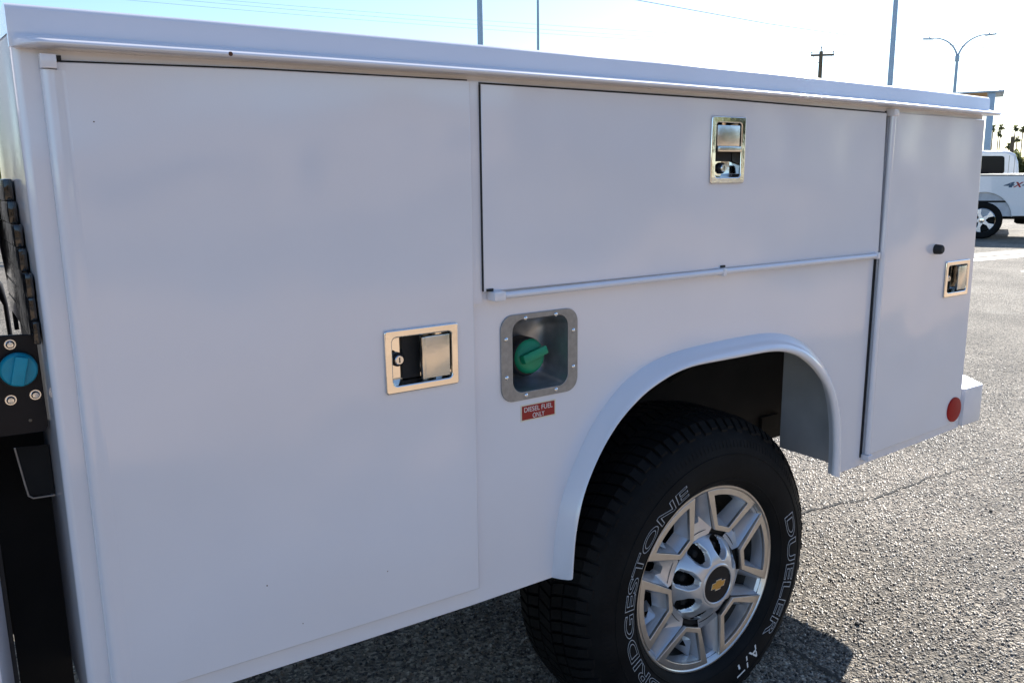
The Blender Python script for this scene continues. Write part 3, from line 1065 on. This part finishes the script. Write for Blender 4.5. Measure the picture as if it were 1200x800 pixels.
# ------------------------------------------------------------------ cab and parts in the gap
def cab_gap(T):
    bm = bmesh.new()
    box_bm(bm, -2.1, -.0955, .01, 2.0, .45, 0.98, .07)
    from_bm('cab_lower', bm, M['white'], T)
    bm = bmesh.new()
    box_bm(bm, -2.1, -.13, .03, 1.97, 1.00, 1.25, .03)
    vs = box_bm(bm, -1.9, -.18, .10, 1.90, 1.22, 1.95, .08)
    from_bm('cab_upper', bm, M['white'], T)
    box('added_cab_blackout', -.0950, -.0890, .10, 1.95, .50, 1.42, M['rubber'], T)  # unseen black panel added to darken what the front face mirrors
    box('cab_rear_glass', -.179, -.170, .3, 1.7, 1.35, 1.80, M['glass'], T)
    # exhaust-fluid filler bracket
    br = plate('fluid_bracket', [rquad([(-.090, 1.058), (-.0085, 1.055), (-.0105, 1.2025), (-.090, 1.2065)], .014, 5)], .10, .006, M['black'], T, .001)
    v, f = lathe_data([(.0, -.012), (.0215, -.012), (.0235, -.010), (.0245, .0), (.0245, .006)], 40)
    bm = bmesh.new()
    box_bm(bm, -.0085, .0085, -.021, -.004, -.021, .021, .003)
    bmesh.ops.rotate(bm, verts=bm.verts, cent=(0, 0, 0), matrix=Matrix.Rotation(radians(14), 3, 'Y'))
    me = bpy.data.meshes.new('t')
    bm.to_mesh(me)
    bm.free()
    V, F = merge([(v, f), ([tuple(q.co) for q in me.vertices], [tuple(q.vertices) for q in me.polygons])])
    o = pydata('fluid_cap', V, F, M['blue'], br, 40)
    o.location = (-.038, .092, 1.155)
    lathe('cap_collar', [(.0, .0), (.026, .0), (.0265, .004), (.0265, .008)], M['rubber'], br, 32, loc=(-.038, .093, 1.1535))
    for x, z in ((-.044, 1.191), (-.052, 1.110), (-.0205, 1.113)):
        lathe('bolt', [(.0, -.005), (.004, -.0045), (.0055, -.002), (.006, .0), (.0075, .0), (.0075, .0015)], M['screw'], br, 14, loc=(x, .0985, z))
    lathe('clip', [(.0, -.002), (.0022, -.0015), (.0025, .0)], M['dust'], br, 10, loc=(-.031, .099, 1.076))
    # grey bracket lower down
    tube('lower_bracket', [(-.053, .15, 1.024), (-.046, .15, .966), (-.043, .15, .945), (-.037, .15, .940), (-.012, .15, .9385), (-.007, .15, .9385)], .0016, M['steel'], T, 6)
    plate('bracket_plate', [[(-.052, 1.024), (-.043, .944), (-.008, .94), (-.008, 1.02)]], .152, .002, M['under'], T)
    box('gap_shade_sheet', -.085, -.0063, .24, .246, .45, 1.035, M['under'], T)  # dark sheet stands in for the shaded gap between cab and body
    # cable and strut in the gap, plus added dark tubes and sleeves
    for i, (x, y) in enumerate(((-.045, .95), (-.066, 1.0), (-.085, 1.06), (-.055, 1.10), (-.075, 1.16))):  # unseen dark tubes added only for their reflection in the front face
        tube('added_dark_tube', [(x, y, .7), (x - .004 * i, y + .01, 1.0), (x, y, 1.2), (x + .004, y, 1.36 - .02 * i)], .0125, M['rubber'], T, 10)
    tube('cable', [(-.062, .30, 1.56), (-.040, .36, 1.46), (-.025, .42, 1.38), (-.018, .44, 1.30), (-.013, .45, 1.24), (-.012, .45, 1.16)], .004, M['rubber'], T, 8)
    tube('strut', [(-.075, .50, 1.305), (-.030, .50, 1.235), (-.022, .50, 1.20), (-.020, .50, 1.10)], [.009, .009, .004, .004], M['black'], T, 8)
    for i in range(7):  # black sleeves, run forward to stand in for their dark reflection
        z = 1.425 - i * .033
        box('sleeve_reflection', -.021 + i * .0007, -.0082, max(.05, .20 - .035 * i) + .012 * (i % 2), .47, z - .033, z, M['gloss_black'], T, .003)


# ------------------------------------------------------------------ vehicles behind
def road_wheel(parent, x, y, z, rad, side=-1, chrome=True):
    w = bpy.data.objects.new('wheel', None)
    w.location = (x, y, z)
    if side > 0:
        w.rotation_euler = (0, 0, pi)
    COL.objects.link(w)
    w.parent = parent
    ri = rad * .66
    lathe('tyre', [(ri, .0), (rad * .80, -.02), (rad * .93, -.012), (rad, .02), (rad, .22), (rad * .9, .25), (ri, .24)], M['tyre'], w, 40)
    lathe('rim', [(ri + .003, .002), (ri * .97, -.006), (ri * .92, .012), (ri * .88, .10), (ri * .88, .2)], M['chrome'], w, 40)
    lathe('wheel_back', [(.0, .12), (ri * .88, .12)], M['under'], w, 32)
    for k in range(5):
        a = radians(90 + 72 * k + 20)
        pts = [(.03, -.05), (ri * .55, -.03), (ri * .94, -.075), (ri * .94, .075), (ri * .55, .03), (.03, .05)]
        plate('spoke', [[(p * cos(a) - q * sin(a), p * sin(a) + q * cos(a)) for p, q in pts]], .004, .03, M['wheel_far'], w, .006)
    lathe('hub', [(.0, -.008), (.05, -.004), (.06, .01)], M['chrome'], w, 20)
    return w


def arch_pts(cx, cz, rad, a0, a1, n=14):
    return [(cx + rad * cos(t), cz + rad * sin(t)) for t in np.linspace(radians(a0), radians(a1), n)]


def pickup():
    az = radians(64.6)
    T = thing('pickup_truck', 'white pickup with 4X4 decal on its bed side and bright five spoke wheels', 'pickup', (19.03, 7.98, 0), az * -1 + 0.0)
    # local X points right in the picture (towards the tail), local Y away from the viewer
    T.rotation_euler = (0, 0, atan2(-.903, .429))
    body = [(1.28, .52), (1.30, .78), (1.29, 1.36), (1.27, 1.395), (-.98, 1.395), (-.98, 1.36), (-3.05, 1.36), (-3.35, 1.33), (-4.45, 1.20), (-4.60, 1.05), (-4.62, .62), (-4.55, .50),
            (-4.25, .45)] + arch_pts(-3.72, .42, .53, 176, 4) + [(-3.18, .45), (-.56, .47)] + arch_pts(0, .46, .56, 178, 2) + [(.57, .505)]
    plate('body', [body], .0, .05, M['white_far'], T, .015)
    plate('far_side', [body], 1.90, .05, M['white_far'], T, .015)
    box('tailgate', 1.22, 1.27, .05, 1.9, .60, 1.39, M['white_far'], T, .01)
    box('bed_floor', -.95, 1.22, .05, 1.9, .80, .84, M['under'], T)
    box('hood', -4.50, -3.0, .06, 1.89, .60, 1.28, M['white_far'], T, .06)
    box('lower_cab', -3.0, -.99, .055, 1.895, .50, 1.355, M['white_far'], T, .02)
    cabp = [(-.99, 1.362), (-1.05, 1.78), (-1.16, 1.88), (-1.4, 1.92), (-2.2, 1.92), (-2.42, 1.87), (-3.05, 1.362)]
    cab = plate('cab', [cabp], .12, 1.71, M['white_far'], T, .05)
    plate('window', [rquad([(-1.90, 1.41), (-1.13, 1.41), (-1.18, 1.78), (-1.90, 1.82)], .05)], .114, .012, M['glass'], T)
    plate('window', [rquad([(-2.80, 1.41), (-1.98, 1.41), (-1.98, 1.82), (-2.40, 1.80)], .05)], .114, .012, M['glass'], T)
    box('bed_rail', -.97, 1.27, -.012, .06, 1.396, 1.422, M['cream'], T, .008)  # rail cap in cream, sunlight on it put into the colour
    box('rail_shadow_gap', -.97, 1.26, -.004, .0, 1.372, 1.386, M['rubber'], T)
    box('inner_fender', -.60, .60, .052, .40, .50, 1.02, M['well'], T)
    box('rear_bumper', 1.30, 1.46, .04, 1.9, .52, .72, M['chrome'], T, .03)
    v, f = lathe_data([(.0, .0), (.30, .0), (.36, .03), (.36, .2), (.30, .22), (.0, .22)], 28, 'z')
    o = pydata('spare_tyre', v, f, M['tyre'], T)
    o.location = (1.0, .95, .30)
    box('frame', -4.3, 1.25, .5, .6, .42, .58, M['under'], T)
    for x in (0, -3.72):
        road_wheel(T, x, .03, .405, .405)
        road_wheel(T, x, 1.92, .405, .405, 1)
    dc = None
    for body_t, x0, x1, m in (("4", .34, .54, M['pole_dark']), ("X", .53, .69, M['decal']), ("4", .68, .88, M['pole_dark'])):
        me, co = text_mesh(body_t, 0, .04)
        mn, mx = co.min(0), co.max(0)
        zz = (co[:, 1] - mn[1]) / (mx[1] - mn[1])
        me.vertices.foreach_set('co', np.c_[x0 + (co[:, 0] - mn[0]) / (mx[0] - mn[0]) * (x1 - x0) + .05 * zz, np.full(len(co), -.003), 1.125 + zz * .115].ravel())
        link('drive_decal', me, m, T, smooth=False)


def suv():
    T = thing('white_suv', 'white vehicle with tinted rear side glass, parked beyond the pickup bed', 'suv', (21.75, 9.22, 0))
    T.rotation_euler = (0, 0, atan2(-.903, .429))
    body = [(.62, .55), (.66, 1.25), (.60, 1.70), (.52, 1.90), (.36, 1.975), (-.4, 2.0), (-1.9, 1.98), (-2.35, 1.88), (-2.95, 1.36), (-4.0, 1.22), (-4.15, 1.0), (-4.15, .5),
            (-3.9, .45)] + arch_pts(-3.35, .42, .5, 176, 4) + [(-2.8, .45), (-.85, .45)] + arch_pts(-.30, .42, .5, 176, 4) + [(.25, .5)]
    plate('body', [body], 0, 1.9, M['white_far'], T, .06)
    plate('window', [rquad([(-.75, 1.42), (.33, 1.42), (.30, 1.85), (-.75, 1.88)], .07)], -.006, .02, M['glass'], T)
    plate('window', [rquad([(-1.85, 1.42), (-.85, 1.42), (-.85, 1.88), (-1.80, 1.88)], .06)], -.006, .02, M['glass'], T)
    for x in (.40, .52):
        box('pillar_trim', x, x + .012, -.004, .004, 1.30, 1.86, M['concrete'], T)
    for x in (-.30, -3.35):
        road_wheel(T, x, -.01, .40, .40)
        road_wheel(T, x, 1.91, .40, .40, 1)


def parked_car(loc, rz, label, colr):
    T = thing('parked_car', label, 'car', loc, rz, 'cars parked far beyond the lot')
    m = mat('car paint', colr, .35, coat=.6)
    body = [(-2.2, .3), (-2.25, .75), (-2.1, .88), (-1.4, .95), (-.8, 1.38), (.7, 1.42), (1.4, 1.0), (2.1, .9), (2.25, .65), (2.2, .3)]
    plate('body', [body], -.85, 1.7, m, T, .06)
    plate('window', [rquad([(-1.2, .98), (-.7, 1.32), (.6, 1.34), (1.15, 1.0)], .04)], -.862, .02, M['glass'], T)
    for x in (-1.4, 1.4):
        road_wheel(T, x, -.87, .32, .32)
        road_wheel(T, x, .87, .32, .32, 1)


# ------------------------------------------------------------------ street furniture
def at(az, dist):
    a = radians(az)
    return (CAM.x + dist * sin(a), CAM.y + dist * cos(a), 0)


def light_pole(az, dist, rad, h, label, arm_az):
    T = thing('light_pole', label, 'light pole', at(az, dist), 0, 'light poles rising behind the truck')
    lathe('pole', [(rad * 1.05, 0), (rad, h * .5), (rad * .8, h)], M['pole'], T, 20, 'z')
    lathe('base', [(rad * 2.6, 0), (rad * 2.6, .7), (rad * 1.4, .72)], M['concrete'], T, 20, 'z')
    a = radians(arm_az)
    for sg in (-1, 1):
        dx, dy = sg * cos(a), sg * sin(a)
        tube('arm', [(0, 0, h - .15), (dx * .9, dy * .9, h - .05)], .04, M['pole'], T, 8)
        o = box('lamp_head', -.35, .35, -.16, .16, -.06, .06, M['pole'], T, .03)
        o.location = (dx * 1.2, dy * 1.2, h - .03)
        o.rotation_euler = (0, 0, a)


def utility_pole():
    T = thing('utility_pole', 'weathered wooden utility pole with one crossarm and insulators', 'utility pole', at(54.6, 66))
    lathe('pole', [(.19, 0), (.17, 5), (.13, 10.2)], M['wood'], T, 12, 'z')
    a = radians(-54.6 + 12)
    dx, dy = cos(a), sin(a)
    w = .80
    o = box('crossarm', -w, w, -.06, .06, -.07, .07, M['wood'], T, .01)
    o.location = (.0, -.12, 9.93)
    o.rotation_euler = (0, 0, a)
    for sg in (-1, 1):
        tube('brace', [(sg * dx * .08, sg * dy * .08 - .12, 9.2), (sg * dx * .62, sg * dy * .62 - .12, 9.85)], .018, M['wire'], T, 6)
        lathe('insulator', [(.02, 0), (.03, .08), (.055, .12), (.05, .17), (.0, .2)], M['wire'], T, 10, 'z', loc=(sg * dx * .74, sg * dy * .74 - .12, 10.0))
    lathe('top_pin', [(.03, 0), (.03, .2), (.06, .28), (.0, .36)], M['wire'], T, 10, 'z', loc=(0, 0, 10.2))


def street_lamp():
    T = thing('street_lamp', 'double armed street lamp with two curved arms above the truck tail', 'street lamp', at(62.18, 60))
    z0 = 8.55
    lathe('pole', [(.14, 0), (.11, 4), (.085, z0)], M['pole'], T, 14, 'z')
    a = radians(-62.18 + 4)
    dx, dy = cos(a), sin(a)
    for sg in (-1, 1):
        pts = []
        for t in np.linspace(0, pi / 2, 12):
            xx = 1.45 * (1 - cos(t))
            zz = 1.42 * sin(t)
            pts.append((sg * dx * xx, sg * dy * xx, z0 - .25 + zz))
        tube('arm', pts, [.065 - .003 * i for i in range(12)], M['pole'], T, 8)
        hb = bmesh.new()
        box_bm(hb, -.30, .30, -.13, .13, -.05, .035, .03)
        o = from_bm('lamp_head', hb, M['pole'], T)
        o.location = (sg * dx * 1.70, sg * dy * 1.70, z0 - .25 + 1.41)
        o.rotation_euler = (0, radians(4) * -sg, a)
        lathe('photocell', [(.04, 0), (.04, .1), (.0, .12)], M['pole'], T, 8, 'z', loc=(sg * dx * 1.62, sg * dy * 1.62, z0 + 1.19))
    box('collar', -.10, .10, -.10, .10, z0 - .3, z0 + .05, M['pole'], T, .02)


def canopy():
    T = thing('canopy', 'flat roofed blue grey canopy on a thick post behind the truck tail', 'canopy', at(64.15, 40))
    T.rotation_euler = (0, 0, radians(-64.15))
    lathe_h = 4.66
    o = box('post', -.14, .12, -.13, .13, 0, lathe_h, M['pole'], T, .015)
    box('roof', -3.2, .42, -.25, 2.5, lathe_h + .002, lathe_h + .07, M['pole'], T, .01)
    box('soffit', -3.1, -.19, -.2, 2.4, lathe_h - .05, lathe_h, M['soffit'], T)
    box('post', -3.17, -2.83, -.17, .17, 0, lathe_h - .102, M['pole'], T, .015)


def wire(name, pts, rad, label):
    o = tube(name, pts, rad, M['wire'], None, 5)
    tag(o, label, 'cable', 'overhead cables')


def dirpt(az, tanel, dist):
    p = at(az, dist)
    return (p[0], p[1], CAM.z + tanel * dist)


def wires():
    for k, (e0, e1) in enumerate(((.1857, .1559), (.1811, .1504), (.1765, .1467))):
        A, B = Vector(dirpt(28.3, e0, 95)), Vector(dirpt(48.24, e1, 110))
        dd = B - A
        pts = []
        for t in np.linspace(-1.2, 2.2, 30):
            p = A + dd * t
            p.z += .35 * ((t - .5) ** 2 - .25)
            pts.append(p)
        wire('overhead_cable', pts, .012, ('uppermost', 'middle', 'lowest')[k] + ' of the three thin overhead cables crossing the sky on the left')
    pts = [dirpt(36, .224, 50), dirpt(43.04, .1982, 53), dirpt(51.35, .1654, 57), dirpt(56, .1485, 60), dirpt(61.14, .1324, 65), dirpt(68, .112, 72)]
    wire('overhead_cable', pts, .022, 'single thin overhead cable sloping down behind the tall pole')
    pts = [dirpt(62.18, .108, 60), dirpt(64, .096, 64), dirpt(67, .078, 70)]
    wire('overhead_cable', pts, .010, 'thin cable running from the double street lamp to the right')


# ------------------------------------------------------------------ plants
def palm_tree(az, dist, h, label, first=[None]):
    loc = at(az, dist)
    if first[0] is None:
        T = thing('palm_tree', label, 'palm tree', loc, 0, 'tall palms on the horizon')
        lathe('trunk', [(.30, 0), (.22, .3), (.20, .6), (.17, .985)], M['trunk'], T, 8, 'z')
        V, F = [], []
        R = random.Random(3)
        for i in range(34):
            a = R.random() * 2 * pi
            el = R.uniform(-.9, 1.2)
            L = R.uniform(1.1, 1.7)
            p = Vector((0, 0, 0))
            dirv = Vector((cos(a) * cos(el), sin(a) * cos(el), sin(el)))
            side = Vector((-sin(a), cos(a), 0))
            prev = None
            for s in range(5):
                w = .34 * math.sin(pi * (s + .6) / 5.4)
                q = p
                cur = len(V)
                V += [tuple(q + side * w), tuple(q - side * w), ]
                if prev is not None:
                    F.append((prev, prev + 1, cur + 1, cur))
                prev = cur
                p = p + dirv * (L / 4)
                dirv = (dirv + Vector((0, 0, -.28))).normalized()
        o = pydata('crown', V, F, M['leaf'], T, smooth=False)
        o.location = (0, 0, 1)
        first[0] = T
    else:
        T = copy_tree(first[0])
        T.location = loc
        tag(T, label, 'palm tree')
    for ch in T.children:
        if ch.name.startswith('trunk'):
            ch.scale = (1, 1, h)
        else:
            ch.location = (0, 0, h)
            ch.rotation_euler = (0, 0, az * 7)
    return T


def leafy(name, label, cat, loc, w, h, n, leaf, material, group=None, trunk=True, seed=1):
    T = thing(name, label, cat, loc, 0, group)
    R = np.random.default_rng(seed)
    # clumps, then leaf quads spread round the clumps
    k = 14
    c = R.normal(0, 1, (k, 3))
    c /= np.linalg.norm(c, axis=1)[:, None]
    c *= R.uniform(.25, 1, (k, 1))
    c = c * np.array([w * .38, w * .38, h * .36]) + np.array([0, 0, h * .58])
    idx = R.integers(0, k, n)
    p = c[idx] + R.normal(0, 1, (n, 3)) * np.array([w * .12, w * .12, h * .11])
    p[:, 2] = np.maximum(p[:, 2], .05)
    a = R.normal(0, 1, (n, 3))
    a /= np.linalg.norm(a, axis=1)[:, None]
    b = np.cross(a, R.normal(0, 1, (n, 3)))
    b /= np.linalg.norm(b, axis=1)[:, None]
    s = leaf * R.uniform(.6, 1.4, (n, 1))
    V = np.stack([p - a * s, p + b * s * .5, p + a * s, p - b * s * .5], 1).reshape(-1, 3)
    F = np.arange(n * 4).reshape(-1, 4)
    pydata('foliage', V.tolist(), F.tolist(), material, T, smooth=False)
    if trunk:
        lathe('trunk', [(.06 * w, 0), (.045 * w, h * .3), (.02 * w, h * .7)], M['wood'], T, 8, 'z')
    return T


def background():
    light_pole(32.9, 28.5, .105, 9.6, 'thick blue grey light pole above the seam between the two front doors', -20)
    light_pole(36.7, 46, .078, 11.5, 'thinnest of the grey light poles, just right of the thick left one', 30)
    light_pole(58.65, 35, .098, 9.4, 'tall blue grey light pole between the utility pole and the double street lamp', 10)
    utility_pole()
    street_lamp()
    canopy()
    wires()
    o = lathe('wooden_post', [(.13, 0), (.12, 1.8), (.11, 3.65)], M['wood'], None, 10, 'z', loc=at(65.4, 60))
    tag(o, 'brown wooden post standing in front of the palms on the right', 'post')
    for az, te, lab in ((64.36, .0463, 'palm whose crown is half hidden by the truck tail'), (64.76, .0470, 'tallest palm just right of the canopy post'), (64.66, .0402, 'shorter palm just below the crown of the tallest'),
                        (65.48, .0455, 'palm rising right behind the wooden post'), (65.87, .0440, 'palm at the right edge of the picture'), (65.23, .028, 'low palm left of the wooden post'),
                        (65.62, .0345, 'middle height palm right of the wooden post'), (65.57, .022, 'lowest palm standing over the hedge')):
        palm_tree(az, 300, CAM.z + te * 300, lab)
    leafy('shrub', 'grey green shrub behind the wooden post', 'shrub', at(65.75, 150), 3.2, 4.4, 1500, .22, M['leaf'], 'shrubs along the far side', seed=4)
    leafy('shrub', 'pale green shrub at the right edge under the palms', 'shrub', at(66.25, 150), 3.6, 4.2, 1500, .22, M['shrub'], 'shrubs along the far side', seed=5)
    leafy('shrub', 'low dark shrub hidden beside the pickup cab', 'shrub', at(65.35, 160), 3.0, 3.2, 1200, .22, M['leaf'], 'shrubs along the far side', seed=6)
    parked_car(at(65.62, 75), radians(20), 'pale car parked far off right of the wooden post', (.45, .46, .47))
    parked_car(at(66.4, 70), radians(-10), 'dark car parked far off at the right edge', (.03, .03, .035))
    # verge trees on the left, seen in the gap behind the cab
    leafy('shrub', 'yellow green bush seen in the gap left of the truck body', 'shrub', (6.8, 118, 0), 9, 4.2, 2600, .35, M['shrub'], 'bushes across the road', seed=8)
    leafy('shrub', 'dark bush across the road in the gap left of the truck body', 'shrub', (0, 112, 0), 9, 5.2, 2600, .35, M['leaf'], 'bushes across the road', seed=9)
    # mirrored in the paint and chrome: low building and trees over the road behind the viewer
    b = thing('stucco_building', 'low tan stucco building mirrored in the door latches', 'building', (6, -24, 0))
    box('wall', -20, 20, -8, 0, 0, 4.2, M['stucco'], b)
    box('roof', -20.3, 20.3, -8.3, .3, 4.202, 4.5, M['concrete'], b)
    for x in range(-17, 18, 5):
        w = box('window', x, x + 2.2, .002, .05, 1.0, 2.6, M['glass'], b)
    for i, (x, y, hh) in enumerate(((14, -14, 5.5), (22, -15, 6.5), (32, -13, 7))):
        leafy('shade_tree', ('small', 'middle sized', 'large')[i] + ' leafy tree mirrored in the upper latch', 'tree', (x, y, 0), 5.5, hh, 2500, .28, M['leaf'], 'trees behind the viewer', seed=20 + i)


M['pole_dark'] = mat('dark blue decal', (.05, .09, .14), .4)

ground()
truck = service_truck()
main_wheel(truck)
cab_gap(truck)
pickup()
suv()
background()
